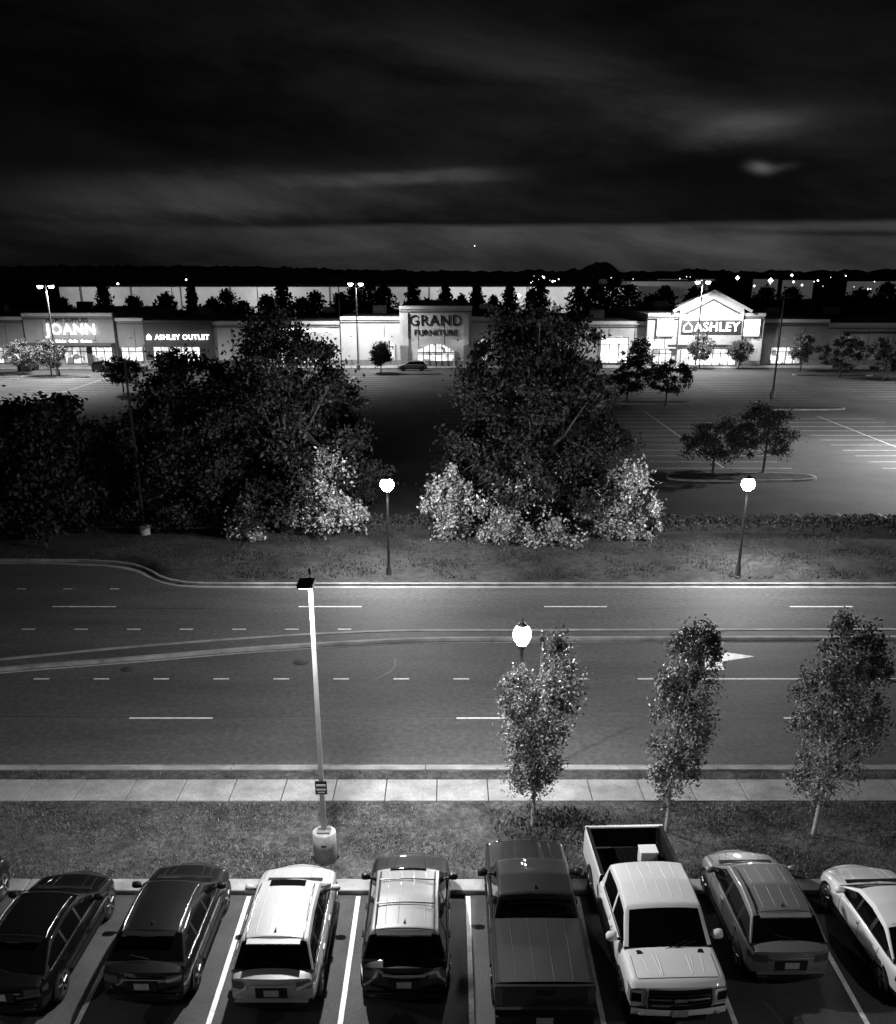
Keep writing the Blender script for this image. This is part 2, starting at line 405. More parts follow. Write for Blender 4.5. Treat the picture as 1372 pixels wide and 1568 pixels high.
        bb.box((0,e0+.137,(r+fl)/2),(2*h-.3,.006,r-fl-.08),2)
        bb.box((0,e0+.04,.55),(2*h-.04,.20,.2),1)
        bb.box((0,e0+.03,.56),(.34,.22,.14),3)
        for s in(-1,1): bb.box((s*(h-.085),e0+.105,r-.24),(.16,.14,.42),4)
        bb.box((0,e0+.038,r-.16),(.36,.02,.10),5)
        for s in(-1,1): bb.box((s*(h-.07),yb0+(yb1-yb0)/2,r+.006),(.09,yb1-yb0-.02,.014),5)
        for k in range(9): bb.box(((-4+k)*.16,(yb0+yb1)/2,fl+.008),(.07,yb1-yb0-.1,.016),2)
        if not bedcover:
            for s in(-1,1): bb.box((s*(h-.26),-L/2+1.15,fl+.14),(.24,.95,.28),2,taper=.8)
        if bedcover:
            bb.grid([[(a,t,r+.02+.02*(1-(a/h)**2)) for a in np.linspace(-h+.1,h-.1,9)] for t in(yb0+.02,yb1-.02)],6,True)
            for k in(-1.5,-.5,.5,1.5): bb.tube([(k*.40*(.95),yb0+.04,r+.022+.02*(1-(k*.4/h)**2)),(k*.40,yb1-.05,r+.022+.02*(1-(k*.4/h)**2))],.012,6,6)
        bb.obj("bed",[M[paint],M['chrome'] if paint!='p_grey' else M['trim'],M['liner'],M['plate'],M['tail'],M['trim'],M['p_cover']],root,bevel=.012)
        def fy(xx,zz): return dfm(e1,xx,zz)
        def G_(x0,x1,z0,z1,off,m,s=1): d.grid([[(s*xx*hw,fy(xx*hw,zz)+off,zz) for xx in np.linspace(x0,x1,9)] for zz in np.linspace(z0,z1,4)],m,True)
        G_(-.66,.66,.64,hood-.12,.02,4)
        for zz in (.74,.84,.94): d.tube([(xx*hw,fy(xx*hw,zz)+.045,zz) for xx in np.linspace(-.62,.62,7)],.018,6,9 if zz==.84 else 0)
        for s in(-1,1):
            d.tube([(s*xx*hw,fy(xx*hw,zz)+.045,zz) for xx,zz in((.66,.64),(.68,.8),(.66,hood-.12))],.03,6,9)
            G_(.70,.965,.68,hood-.13,.03,4,s)
            for (a,b_,c_,e_) in((.70,.96,hood-.22,hood-.15),(.70,.77,.70,hood-.15),(.70,.96,.69,.75)): G_(a,b_,c_,e_,.038,6,s)
            d.grid([[(s*(hw*.985+.008),t,zz) for t in np.linspace(e1-.42,e1-.12,4)] for zz in np.linspace(.72,hood-.15,3)],6,True)
            d.lathe([(0,0),(.07,0),(.06,.05),(0,.05)],(s*hw*.78,fy(hw*.7,.5)+.06,.5),10,6)
        d.box((0,fy(0,.84)+.07,.84),(.26,.03,.11),4)
        G_(-.97,.97,.46,.62,.07,7); G_(-.55,.55,.34,.48,.075,0)
        d.box((0,fy(0,.54)+.085,.55),(.33,.015,.16),3)
        for s in(-1,1): d.tube([(s*hw*.3,t,topz(hw*.3,t)-.01) for t in np.linspace(yh+.05,e1-.3,6)],.02,6,7)
    if d.v: d.obj("details",mats,root)
    wrad=.40 if truck else .355 if kind=='suv' else .33
    w=MB()
    for fy_ in(e1-.92,e0+(1.15 if truck else .88)):
        for s in(-1,1):
            X=s*(hwf(fy_)*.99+.012)
            w.lathe([(wrad*.62,-s*.0),(wrad*.95,-s*.005),(wrad,-s*.03),(wrad,-s*.22),(wrad*.6,-s*.24)],(X,fy_,wrad),22,0,'x')
            w.lathe([(0,-s*.02),(wrad*.60,-s*.03),(wrad*.66,-s*.004)],(X,fy_,wrad),22,2,'x')
            if lod:
                for k in range(5):
                    a=k*1.2566+.3
                    p0=Vector((X-s*.008,fy_+.05*math.cos(a),wrad+.05*math.sin(a))); p1=Vector((X-s*.008,fy_+wrad*.62*math.cos(a),wrad+wrad*.62*math.sin(a)))
                    w.tube([p0,p1],[.035,.028],5,1)
            R=wrad+.055; xx=s*(hwf(fy_)*.995+.004)
            vs=[];fs=[]
            for k in range(17):
                a=math.radians(-12+204*k/16); vs+=[(xx,fy_+R*math.cos(a),max(zb,wrad+R*math.sin(a))),(xx,fy_+wrad*.9*math.cos(a),max(zb,wrad+wrad*.9*math.sin(a)))]
                if k: fs.append((2*k-2,2*k-1,2*k+1,2*k))
            w.add(vs,fs,3)
    w.obj("wheels",[M['tyre'],M[rimm],M['rim_dark'],M['trim']],root)
    return root

# ---------------------------------------------------------------- ground, roads
g=MB(); g.quadxy(-2500,-600,2500,5000,-.02); g.obj("ground",[M['ground']])
g=MB(); g.quadxy(-70,-12,70,20.2,0.0); g.obj("near_parking_lot",[M['asphalt_near']])
g=MB(); g.quadxy(-160,26.95,160,45.6,0.0)
g.add([(-160,45.6,0),(-12,45.6,0),(-13,46.1,0),(-14.4,46.8,0),(-14.9,48.0,0),(-15.6,49.1,0),(-18,50.1,0),(-40,50.6,0),(-160,50.8,0)],[tuple(range(9))])
g.obj("road",[M['asphalt']])
g=MB(); g.quadxy(-110,57,150,160,0.0); g.obj("store_parking_lot",[M['asphalt_lot']])
k=MB()
for i in range(-20,22): k.box((i*3.05,20.46,.07),(3.035,.5,.15),0)
k.obj("parking_kerb",[M['kerbm']],bevel=.03)
g=MB()
def lawn(mb,x0,x1,y0,y1,z,nx,ny,amp=.03):
    P=[]
    for yy in np.linspace(y0,y1,ny):
        P.append([(xx,yy,z+amp*math.sin(xx*.7+yy)*math.sin(yy*1.3+xx*.21)+(0 if yy in(y0,y1) else .01*random.random())) for xx in np.linspace(x0,x1,nx)])
    mb.grid(P,0,True)
lawn(g,-60,60,20.71,24.58,.13,160,12); lawn(g,-60,60,25.9,26.5,.11,120,3,.01)
g.obj("lawn",[M['grass']])
def blades(name,x0,x1,y0,y1,z,n,h,m,seed,th=-.7,bumpf=None):
    r=np.random.default_rng(seed); X=x0+(x1-x0)*r.random(n); Y=y0+(y1-y0)*r.random(n)
    dens=np.sin(X*1.3+Y*.7)+np.sin(X*.43-Y*1.9)+np.sin(X*3.1+Y*2.3)*.6+r.normal(size=n)*.9
    kk=dens>th; X=X[kk];Y=Y[kk]; n=len(X); hh=h*(.4+.9*r.random(n)); a=r.random(n)*6.28; w=h*.22
    Z=np.full(n,z) if bumpf is None else bumpf(X,Y)
    V=np.empty((n,3,3)); V[:,0]=np.stack([X-w*np.cos(a),Y-w*np.sin(a),Z],1); V[:,1]=np.stack([X+w*np.cos(a),Y+w*np.sin(a),Z],1)
    V[:,2]=np.stack([X+r.normal(size=n)*h*.5,Y+r.normal(size=n)*h*.5,Z+hh],1)
    me=bpy.data.meshes.new(name); me.vertices.add(3*n); me.loops.add(3*n); me.polygons.add(n)
    me.vertices.foreach_set("co",V.ravel()); me.loops.foreach_set("vertex_index",np.arange(3*n,dtype=np.int32))
    me.polygons.foreach_set("loop_start",np.arange(0,3*n,3,dtype=np.int32)); me.polygons.foreach_set("loop_total",np.full(n,3,dtype=np.int32))
    me.materials.append(m); me.update(calc_edges=True); o=bpy.data.objects.new(name,me); COL.objects.link(o)
blades("grass",-17,17,20.75,24.5,.13,70000,.07,M['blade'],3)
blades("dry_grass",-17,17,20.75,24.5,.13,18000,.06,M['straw'],4,.6)
blades("kerbside_grass",-22,22,25.92,26.45,.11,9000,.06,M['blade'],5)
blades("weed_patch",1.2,4.6,22.0,24.2,.13,1500,.15,M['vblade'],8,-.2)
s=MB(); s.quadxy(-60,24.6,60,25.88,.10,1)
x=-60.0
while x<60:
    s.box((x+.76,25.24,.105),(1.50,1.26,.08),0); x+=1.53
s.obj("sidewalk",[M['concrete'],M['joint']],bevel=.012)
def ribbon(mb,pts,w,z0,z1,m=0):
    n=len(pts); L_=[];R_=[]
    for i,p in enumerate(pts):
        a=Vector(pts[max(i-1,0)]);b=Vector(pts[min(i+1,n-1)]); d=(b-a).normalized(); nn=Vector((-d.y,d.x))
        L_.append(Vector(p)+nn*w/2); R_.append(Vector(p)-nn*w/2)
    if z1-z0<.005: mb.grid([[(q.x,q.y,z1) for q in L_],[(q.x,q.y,z1) for q in R_]],m,False,flip=True); return
    P=[[(q.x,q.y,z0) for q in L_],[(q.x,q.y,z1) for q in L_],[(q.x,q.y,z1) for q in R_],[(q.x,q.y,z0) for q in R_]]
    mb.grid(P,m,False,flip=True)
k=MB(); x=-80
while x<80: k.box((x+1.52,26.62,.07),(3.02,.2,.14)); k.box((x+1.52,26.9,.0),(3.02,.34,.016)); x+=3.05
k.obj("street_kerb",[M['kerbm']],bevel=.01)
far=[(160,45.85),(-10,45.85),(-12.2,45.9),(-13.2,46.1),(-14.0,46.5),(-14.7,47.1),(-15.3,47.9),(-15.9,48.6),(-16.8,49.3),(-18,49.8),(-20,50.1),(-40,50.4),(-160,50.6)]
k=MB()
ribbon(k,far,.24,0,.12); ribbon(k,[(160,45.56),(-10,45.56),(-12.4,45.6),(-13.5,45.85),(-14.4,46.4),(-15.2,47.2),(-16,48.1),(-17,48.8),(-18.2,49.3),(-21,49.7),(-40,50.0)],.34,.004,.008)
ribbon(k,[(160,47.15),(-8,47.15)],.14,0.1,.14)
k.obj("far_street_kerb",[M['kerbm']])
g=MB(); P=[]
def vz(X,Y):
    t=np.clip((Y-45.96)/11.04,0,1); return .12+.3*np.sin(t*np.pi)+.05*np.sin(X*.5+Y)
xs_=np.concatenate([np.linspace(-110,-20,24),np.linspace(-19.8,-11.5,60),np.linspace(-11,110,110)])
kx=[p[0] for p in far][::-1]; ky=[p[1] for p in far][::-1]
for t in np.linspace(0,1,18):
    row=[]
    for xx in xs_:
        y0_=float(np.interp(xx,kx,ky))+.06; Y_=y0_+(57-y0_)*t
        row.append((xx,Y_,float(vz(xx,Y_))*(1 if t>0 else 0)+(.115 if t==0 else 0)))
    P.append(row)
g.grid(P,0,True); g.obj("grass_verge",[M['verge']])
blades("verge_grass",-12,24,46.4,54.4,0,22000,.14,M['vblade'],6,.4,vz)
t_=MB()
ribbon(t_,[(-60,30.6),(60,30.62)],.035,.001,.0025); ribbon(t_,[(-60,42.3),(60,42.28)],.03,.001,.0025); ribbon(t_,[(-60,37.0),(-10,36.1)],.03,.001,.0025)
rc=random.Random(3)
for i in range(17):
    x0,y0=rc.uniform(-17,17),rc.uniform(27.5,44); pts=[(x0,y0)]; a=rc.uniform(-.5,.5)+(math.pi/2 if rc.random()<.5 else 0)
    for j in range(rc.randint(6,14)): a+=rc.uniform(-.5,.5)*.6; pts.append((pts[-1][0]+.35*math.cos(a),pts[-1][1]+.35*math.sin(a)))
    ribbon(t_,pts,rc.uniform(.015,.04),.001,.0025)
t_.obj("tar_seams",[M['tar']])
M['stain']=mat("oil_stain",.03,.5,var=.4,scale=6)
t_=MB()
for i in range(-5,5):
    cx_,cy_=.5+2.75*i+1.37+rc.uniform(-.3,.3),rc.uniform(15.2,16.2); n=18
    t_.poly([(cx_+rc.uniform(.18,.3)*math.cos(6.283*j/n)*1.2,cy_+rc.uniform(.2,.34)*math.sin(6.283*j/n)*1.6) for j in range(n)],.002)
t_.obj("oil_stains",[M['stain']])
r=MB(); z=.006
for i in range(-8,10): r.quadxy(-11.2+11.5*i,30.44,-8.27+11.5*i,30.56,z)
for i in range(-14,10): r.quadxy(-15.96+2.31*i,33.93,-15.36+2.31*i,34.05,z)
r.quadxy(7.3,33.93,90,34.05,z)
for i in range(-12,7): r.quadxy(-18.7+2.31*i,39.45,-18.1+2.31*i,39.56,z)
for i in range(-8,10): r.quadxy(-18.5+11.5*i,42.5,-15.55+11.5*i,42.62,z)
for i in range(-8,3): r.quadxy(-21.3+2.3*i,45.2,-20.85+2.3*i,45.3,z)
ribbon(r,[(10.55,34.9),(10.57,35.3),(10.65,35.7),(10.8,36.05),(11.1,36.25)],.7,z,z)
r.poly([(11.0,35.75),(12.5,36.3),(11.0,36.95)],z+.002)
r.obj("road_markings",[M['paint_line']])
up=[(90,39.3),(19.6,39.3),(-2.45,39.15),(-6.6,38.6),(-10.6,37.8),(-14.5,36.85),(-18.,35.8),(-26,33.4),(-40,29.5)]
lo=[(90,38.2),(19,38.2),(-1.3,38.05),(-7.7,37.05),(-12.8,35.8),(-17.6,34.75),(-26,32.2),(-40,28.5)]
def resamp(p,xs):
    q=p[::-1]; X=[a[0] for a in q];Y=[a[1] for a in q]
    return [(x_,float(np.mean(np.interp(x_+np.linspace(-1.5,1.5,7),X,Y)))) for x_ in xs]
xs=list(np.linspace(-38,88,100)); U=resamp(up,xs); D=resamp(lo,xs)
md=MB()
md.grid([[(a,b-.14,.10) for a,b in U],[(a,b+.14,.10) for a,b in D]],1,False)
ribbon(md,[(a,b-.09) for a,b in U],.2,0,.13,0); ribbon(md,[(a,b+.09) for a,b in D],.2,0,.13,0)
ribbon(md,[(a,b+.17) for a,b in U],.13,.006,.006,2); ribbon(md,[(a,b-.17) for a,b in D],.13,.006,.006,2)
md.obj("road_median",[M['kerbm'],M['asphalt'],M['paint_line']])
for (a_,b_) in ((-5.9,35.7),(-12.6,35.0),(3.0,28.6)):
    mh=MB(); mh.lathe([(0,.006),(.32,.006),(.33,.0)],(a_,b_,0),20); mh.obj("manhole_cover",[M['joint']])
r=MB()
for i in range(-12,14):
    X=.5+2.75*i; r.quadxy(X-.055,14.6,X+.055,20.15,.005)
r.quadxy(-40,14.45,40,14.57,.005)
r.obj("near_parking_lines",[M['paint_line']])
r=MB()
for gc in(22,40,58,4,-14,-32,-50,-68):
    y0,y1=76.5,(110 if gc in(22,) else 106 if gc>22 else 148)
    r.quadxy(gc-.08,y0,gc+.08,y1,.006)
    yy=y0
    while yy<=y1: r.quadxy(gc-5.4,yy-.08,gc-.08,yy+.08,.006); r.quadxy(gc+.08,yy-.08,gc+5.4,yy+.08,.006); yy+=2.75
for i in range(-12,22): r.quadxy(1.1+2.68*i-.06,57.3,1.1+2.68*i+.06,61.2,.006)
for gc in(22,40,58):
    for i in range(9): r.quadxy(gc-5.4,118+2.75*i,gc+5.4,118.14+2.75*i,.006)
r.obj("store_parking_lines",[M['paint_worn']])
k=MB(); k.box((20,57.0,.07),(260,.2,.15)); k.box((20,160.1,.07),(260,.25,.15)); k.box((20,162.6,.1),(260,4.8,.1)); k.obj("store_kerb",[M['kerbm']])
def island(x,y,a,b):
    m=MB(); n=40; P=[(x+a*abs(math.cos(t))**.7*math.copysign(1,math.cos(t)),y+b*abs(math.sin(t))**.7*math.copysign(1,math.sin(t))) for t in [6.2832*i/n for i in range(n)]]
    vs=[(p[0],p[1],0) for p in P]+[(p[0],p[1],.15) for p in P]+[(x+(p[0]-x)*.965,y+(p[1]-y)*.87,.151) for p in P]
    fs=[(i,(i+1)%n,n+(i+1)%n,n+i) for i in range(n)]+[(n+i,n+(i+1)%n,2*n+(i+1)%n,2*n+i) for i in range(n)]
    m.add(vs,fs,0); m.add(vs[2*n:],[tuple(range(n))],1); return m.obj("planted_island",[M['kerbm'],M['verge']])
island(22.2,72.6,5.7,1.5); island(24,117,5,1.4); island(40,112,5.2,1.4); island(-6,152,5,1.4); island(58,150,6,1.5); island(-58,147,5,1.4); island(-40,140,6,2)

# ---------------------------------------------------------------- lamps
def acorn_lamp(x,y,h=4.5,gm_='globe',k=1.0):
    root=empty("street_lamp",(x,y,0)); m=MB()
    m.lathe([(.0,0),(.2,0),(.2,.12),(.15,.2),(.14,.55),(.10,.65),(.075,.8),(.05,h-.4),(.048,h-.15),(.09,h-.1),(.06,h-.03),(.15,h),(.16,h+.04),(0,h+.04)],n=14)
    m.lathe([(.17*k,h+.60),(.18*k,h+.63),(.10*k,h+.70),(.04,h+.75),(.025,h+.80),(.03,h+.83),(.0,h+.89)],n=14)
    m.obj("post",[M['pole_dark']],root)
    gm=MB(); gm.lathe([(.14*k,h+.041),(.24*k,h+.15),(.30*k,h+.28),(.30*k,h+.42),(.24*k,h+.54),(.17*k,h+.599)],n=12)
    gm.obj("globe",[M[gm_]],root); return root
acorn_lamp(-3.0,46.9,k=1.1); acorn_lamp(14.8,47.05,k=1.1); acorn_lamp(2.14,25.95,gm_='globe_near',k=.85)
def lot_lamp(x,y,h,heads,power,base=.9,polem='pole_grey',name="parking_lot_lamp",lit=True,rad=.07,spot=160,hs=.55,drop=False,soft=.15):
    root=empty(name,(x,y,0)); m=MB()
    m.lathe([(0,0),(.31,0),(.31,base-.03),(.28,base),(0,base)],n=20,m=1)
    m.box((0,0,base+.03),(.34,.34,.05),0)
    m.tube([(0,0,base+.05),(0,0,h)],[rad*1.25,rad*.9],4,0,sm=False)
    m.lathe([(.03,h),(.03,h+.12),(.0,h+.16)],n=8,m=2)
    for a in heads:
        dx,dy=math.cos(a),math.sin(a); cx_,cy_=dx*(.35+hs/2),dy*(.35+hs/2)
        m.tube([(0,0,h-.1),(dx*.35,dy*.35,h-.05)],.03,6,2)
        m.box((cx_,cy_,h-.03),(hs,.36,.09),2,rot=a)
        if lit:
            if drop: m.lathe([(hs*.42,-.07),(hs*.42,-.2),(hs*.3,-.38),(0,-.44)],(cx_,cy_,h),12,4); lz=h-.5
            else: m.box((cx_,cy_,h-.084),(hs*.85,.28,.014),3,rot=a); lz=h-.13
            light("lamp_light",'SPOT',(cx_,cy_,lz),power,root,soft,spot,blend=.35)
    m.obj("post",[M[polem],M['concrete'],M['pole_dark'],M['lens'],M['lens_far']],root)
    return root
L0=lot_lamp(-3.24,21.6,8.0,[-math.pi/2],5200,base=1.0,spot=164,soft=.1)
sg=MB(); sg.box((0,-.11,2.35),(.30,.02,.38),0); sg.box((0,-.125,2.42),(.24,.012,.05),1); sg.box((0,-.125,2.3),(.24,.012,.05),1); sg.box((0,-.125,2.22),(.18,.012,.03),1)
sg.obj("notice_plate",[M['trim'],M['concrete']],L0)
pl=MB(); pl.box((0.02,-.316,.72),(.14,.012,.05),0); pl.obj("label",[M['trim']],L0)
lot_lamp(-15,9.5,8.0,[math.pi/2],1100); lot_lamp(13,9.5,8.0,[math.pi/2],1000)  # out-of-view posts, added to light the parked cars
lot_lamp(-17.6,54.4,10,[math.pi/2],0,lit=False,polem='pole_dark')
F=dict(rad=.12,hs=.9,drop=True)
lot_lamp(-57.9,147.8,12.7,[0,math.pi],13000,**F); lot_lamp(-14.2,158.0,12.9,[0,math.pi],6500,**F)
lot_lamp(38.9,157,13.2,[0,math.pi],9000,**F); lot_lamp(40,121.7,11.7,[0],0,lit=False,polem='pole_dark',rad=.11,hs=.9)
lot_lamp(48,80,12,[math.pi],52000,**F); lot_lamp(76,120,12,[math.pi],55000,**F); lot_lamp(-84,122,12,[0],80000,**F)
lot_lamp(-16,150,12.5,[0],0,lit=False,polem='pole_dark',rad=.09)

# ---------------------------------------------------------------- near vehicles
car("parked_hatchback",-9.15,18.0,math.radians(-2),'p_black','suv',L=4.6,W=1.85,H=1.5,zbelt=.98,hood=.9,roofm='gloss',rails='chrome',rear_slope=.8,hoodlen=1.2,rb=.3)
car("parked_crossover",-6.35,18.3,math.radians(-1),'p_dark','suv',L=4.55,W=1.85,H=1.58,rails='chrome',rear_slope=.6,hoodlen=1.15,rb=.28)
car("parked_suv",-3.65,18.15,0,'p_silver','suv',L=4.65,W=1.86,H=1.68,rails='chrome',sunroof=(.15,.42),ribs=4,hoodlen=1.15,rear_slope=.42,rb=.28)
car("parked_suv",-.92,18.5,0,'p_dark','suv',L=4.85,W=1.92,H=1.76,zbelt=1.12,hood=1.05,roofm='p_roof_sheen',rails='black',crossbars=True,sunroof=(.3,.72),ribs=4,hoodlen=1.25,rear_slope=.38,rb=.26)
car("parked_pickup_truck",1.95,18.2,0,'p_grey','pickup',L=5.8,W=2.03,H=1.92,zbelt=1.2,hood=1.14,hoodlen=1.35,ws=.65,cabback=-.68,bedcover=True,rimm='rim_dark')
pk=car("parked_pickup_truck",4.62,18.45,math.pi+math.radians(2),'p_white','pickup',L=5.85,W=2.03,H=1.95,zbelt=1.22,hood=1.18,hoodlen=1.02,ws=.75,cabback=-.7,ribs=5,fin=False)
bx=MB(); bx.box((-.45,-2.0,.96),(.42,.36,.42),0); bx.box((-.45,-2.0,1.19),(.45,.39,.03),0); bx.obj("cool_box",[M['p_white']],pk,bevel=.03)
car("parked_suv",7.35,18.9,math.radians(1),'p_greymid','suv',L=4.45,W=1.84,H=1.63,rails='black',ribs=4,hoodlen=1.05,rear_slope=.5,rb=.3)
car("parked_sedan",10.25,18.3,math.radians(2),'p_white','sedan',L=4.7,W=1.85,H=1.45,zbelt=.96,hood=.9,hoodlen=1.25,rear_slope=.8,roofm='p_white')
car("parked_suv",-12.0,18.7,0,'p_black','suv',L=4.6,W=1.85,H=1.6)
for (x,y,ro,pt,kd) in [(-54.5,157,0,'p_dark','suv'),(-51.5,157,0,'p_black','sedan'),(-48.6,156.8,0,'p_greymid','suv'),(-71,150,1.57,'p_dark','suv'),(-66,157,0,'p_dark','suv'),(-5.6,157.2,1.57,'p_greymid','suv')]:
    car("parked_car",x,y,ro,pt,kd,lod=0,H=1.6 if kd=='suv' else 1.42)

# ---------------------------------------------------------------- trees
col=lambda R:(lambda t:R*(.45+.55*math.sin(min(1,t*1.5+.1)*math.pi*.5))*(1 if t<.6 else max(.3,1-((t-.6)/.4)**2*.65)))
tree("street_tree",2.35,23.15,6.15,1.5,col(1.12),110,25000,.042,.27,.055,M['leaf_near'],M['bark_pale'],limbs=60,seed=11,lean=(.2,0),sq=1.5,filt=lambda C:~((C[:,0]<.02)&(C[:,2]>4.75)))
tree("street_tree",6.05,22.95,6.15,1.45,col(.88),85,18000,.042,.25,.05,M['leaf_near'],M['bark_pale'],limbs=50,seed=12,lean=(.3,0),sq=1.6)
tree("street_tree",10.1,22.8,6.3,1.4,col(1.2),110,21000,.042,.28,.06,M['leaf_near'],M['bark_pale'],limbs=56,seed=13,lean=(.3,0),sq=1.5)
broad=lambda R:(lambda t:R*(1.0-.12*t if t<.35 else (.958-.55*((t-.35)/.65)**1.3)) if t>.06 else R*.8)
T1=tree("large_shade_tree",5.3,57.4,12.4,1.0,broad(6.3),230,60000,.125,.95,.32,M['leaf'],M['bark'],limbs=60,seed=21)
fringe(T1,[(-7.2,-3.0,-5.4,-2.6,.6,4.4,60,5600),(-4.4,-.4,-6.0,-4.2,.4,2.2,34,3000),(-1.4,2.8,-6.2,-4.8,.3,1.8,20,900),(2.0,7.2,-5.6,-2.6,.6,4.4,60,5600),(-5.5,5.5,-5.5,-4.5,2.0,4.6,30,900)],.10,M['leaf_lamplit'],61)
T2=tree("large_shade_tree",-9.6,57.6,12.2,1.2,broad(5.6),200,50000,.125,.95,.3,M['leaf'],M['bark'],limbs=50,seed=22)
fringe(T2,[(-.2,5.0,-5.2,-2.8,1.1,3.6,50,4200),(-3.4,-.6,-5.0,-3.4,.3,2.0,24,1800),(.5,5.2,-4.2,-2.0,2.6,5.2,24,700)],.10,M['leaf_lamplit'],62)
tree("large_shade_tree",-15.8,58.6,9.9,.6,broad(5.3),170,40000,.13,.95,.28,M['leaf'],M['bark'],limbs=36,seed=23)
tree("large_shade_tree",-25,57,8.0,.3,broad(6.5),150,30000,.16,1.15,.28,M['leaf_dark'],M['bark'],limbs=20,seed=24)
tree("large_shade_tree",-34,60,8.3,.3,broad(6),80,14000,.22,1.4,.28,M['leaf_dark'],M['bark'],limbs=10,seed=25)
spread=lambda R:(lambda t:R*(.55+.45*math.sin(t*math.pi*.9)) if t<.6 else R*(1-((t-.6)/.4)*.55))
for i,(x,y,H,R,lm) in enumerate([(20.3,73.6,4.5,3.1,'leaf_lot'),(24.3,74.0,5.0,2.7,'leaf_lot'),(25.3,114.5,5.0,3.0,'leaf_lot'),(21.4,118,4.8,2.8,'leaf_lot'),(55.5,157,5.4,2.2,'leaf_near'),
      (57.5,146,6.0,3.8,'leaf_lot'),(62.3,142,5.6,3.2,'leaf_lot'),(65.5,140,5.2,3,'leaf_lot'),(40.3,160,5.0,2.1,'leaf_lit'),(46.6,160,4.4,2.0,'leaf_lit'),(-10.3,153,4.3,1.6,'leaf_lot'),(-36,131,4.9,2.6,'leaf_lot'),
      (-59,148,4.8,2.4,'leaf_lit'),(-64.5,151,4.6,2.6,'leaf_lit'),(-42,128,4.2,2.6,'leaf_lot'),(28.5,150,5.4,2.4,'leaf_lot'),(5.3,152,5,2.2,'leaf_lot'),(10,140,6,3,'leaf_lot')]):
    tree("parking_lot_tree",x,y,H,1.4,spread(R),50,10000 if y<90 else 5000,.085 if y<90 else .14,.62,.1,M[lm],M['bark'],limbs=16,seed=40+i)
rng=np.random.default_rng(5); n=26000
C=np.stack([-10+52*rng.random(n),54.7+1.75*rng.random(n),.35+.75*rng.random(n)**.6],1); C[:,2]+=.06*np.sin(C[:,0]*2.1)+.05*np.sin(C[:,0]*5.3)
hr=empty("hedge",(0,0,0)); leaf_mesh("foliage",C,.09,M['leaf_lot'],hr)
hc=MB(); hc.box((16,55.6,.5),(51.6,1.4,.75)); hc.obj("stems",[M['mulch']],hr)
rng=np.random.default_rng(9)
def pines(name,items,seed):
    r=np.random.default_rng(seed); C=[];b=MB()
    for (x,y,H,R,con) in items:
        n=1700; t=r.random(n)**.8; a=r.random(n)*6.28
        lay=.75+.25*np.sin(t*40+a*2)
        rad=R*((1-t)**.5 if con else np.sqrt(np.clip(1-(2*t-.9)**2/1.25,0.02,1)))*lay*np.sqrt(r.random(n))
        C.append(np.stack([x+rad*np.cos(a),y+rad*np.sin(a),1.2+t*(H-1.2)],1)+r.normal(size=(n,3))*.25)
        b.tube([(x,y,0),(x,y,H*.9)],[.22,.05],6)
    root=empty(name); leaf_mesh("foliage",np.concatenate(C),.36,M['leaf_dark'],root); b.obj("trunks",[M['bark']],root)
items=[]
for u,vt,w,con in [(632,12.2,3.4,1),(655,9.8,2.8,1),(682,12.0,3.5,1),(706,10,2.9,1),(731,12.2,3.8,1),(757,10,2.8,1),(781,12.4,3.9,1),(812,10.6,3.2,1),(832,12.6,4.0,1),(520,10.6,3.4,0),(540,11.6,3.8,0),(562,12.3,3.6,0),(585,11.2,3.6,0),
    (325,9.9,3,0),(350,11.4,3.2,0),(375,9.3,3,0),(405,9.6,3,0),(430,11.6,3,0),(455,9.8,3.4,0),(480,10.8,3,0),(885,11.2,4,0),(912,11.8,4,0),(943,12.9,3.6,0),(968,12.2,3.6,0),(1000,10.4,3.4,0),(1030,11,3.6,0),(1062,12.2,3.4,0),
    (1090,12.9,3.6,1),(1118,12.6,3.4,0),(1150,10.8,3.6,0),(1185,11.3,4,0),(1220,10.9,4,0),(1255,11.5,4,0),(1290,12,4,0),(1330,11.4,4.4,0),(1365,12,4.4,0),(165,12.2,2.2,0),(205,10.2,3,0),(250,10.7,3.4,0),(95,9.9,3,0),(20,10.3,3.6,0),(60,10.5,3.4,0),(300,11.5,2.4,1)]:
    items.append(((u-686)*.128,200+random.uniform(-3,8),vt*random.uniform(.94,1.04),w,con))
pines("tree_belt",items,31)

# ---------------------------------------------------------------- stores
W_={}
W_['pale']=mat("stucco_pale",.5,.85,var=.14,scale=.5)
W_['mid']=mat("stucco_mid",.2,.85,var=.14,scale=.5)
W_['dark']=mat("facade_dark",.04,.7,var=.2,scale=.5)
W_['corn']=mat("cornice",.6,.7)
W_['roof']=mat("roof_membrane",.12,.8,var=.25,scale=.15)
W_['band']=mat("brick_base",.22,.85,var=.2,scale=2)
W_['win']=window_mat("shop_window",1.8,1.1,1.0,.1)
W_['win2']=window_mat("shop_window_bright",2.8,.8,.9,.3)
W_['hot']=nosample(mat("light_box",.8,.4,emit=5))
W_['sign']=nosample(mat("sign_letters",.8,.4,emit=5))
W_['signdim']=mat("sign_letters_dark",.012,.7,spec=.1)
W_['frame']=mat("window_frame",.05,.5)
WM=[W_['pale'],W_['mid'],W_['dark'],W_['corn'],W_['roof'],W_['band'],W_['win'],W_['win2'],W_['hot'],W_['frame'],M['pole_grey']]
FY=165.
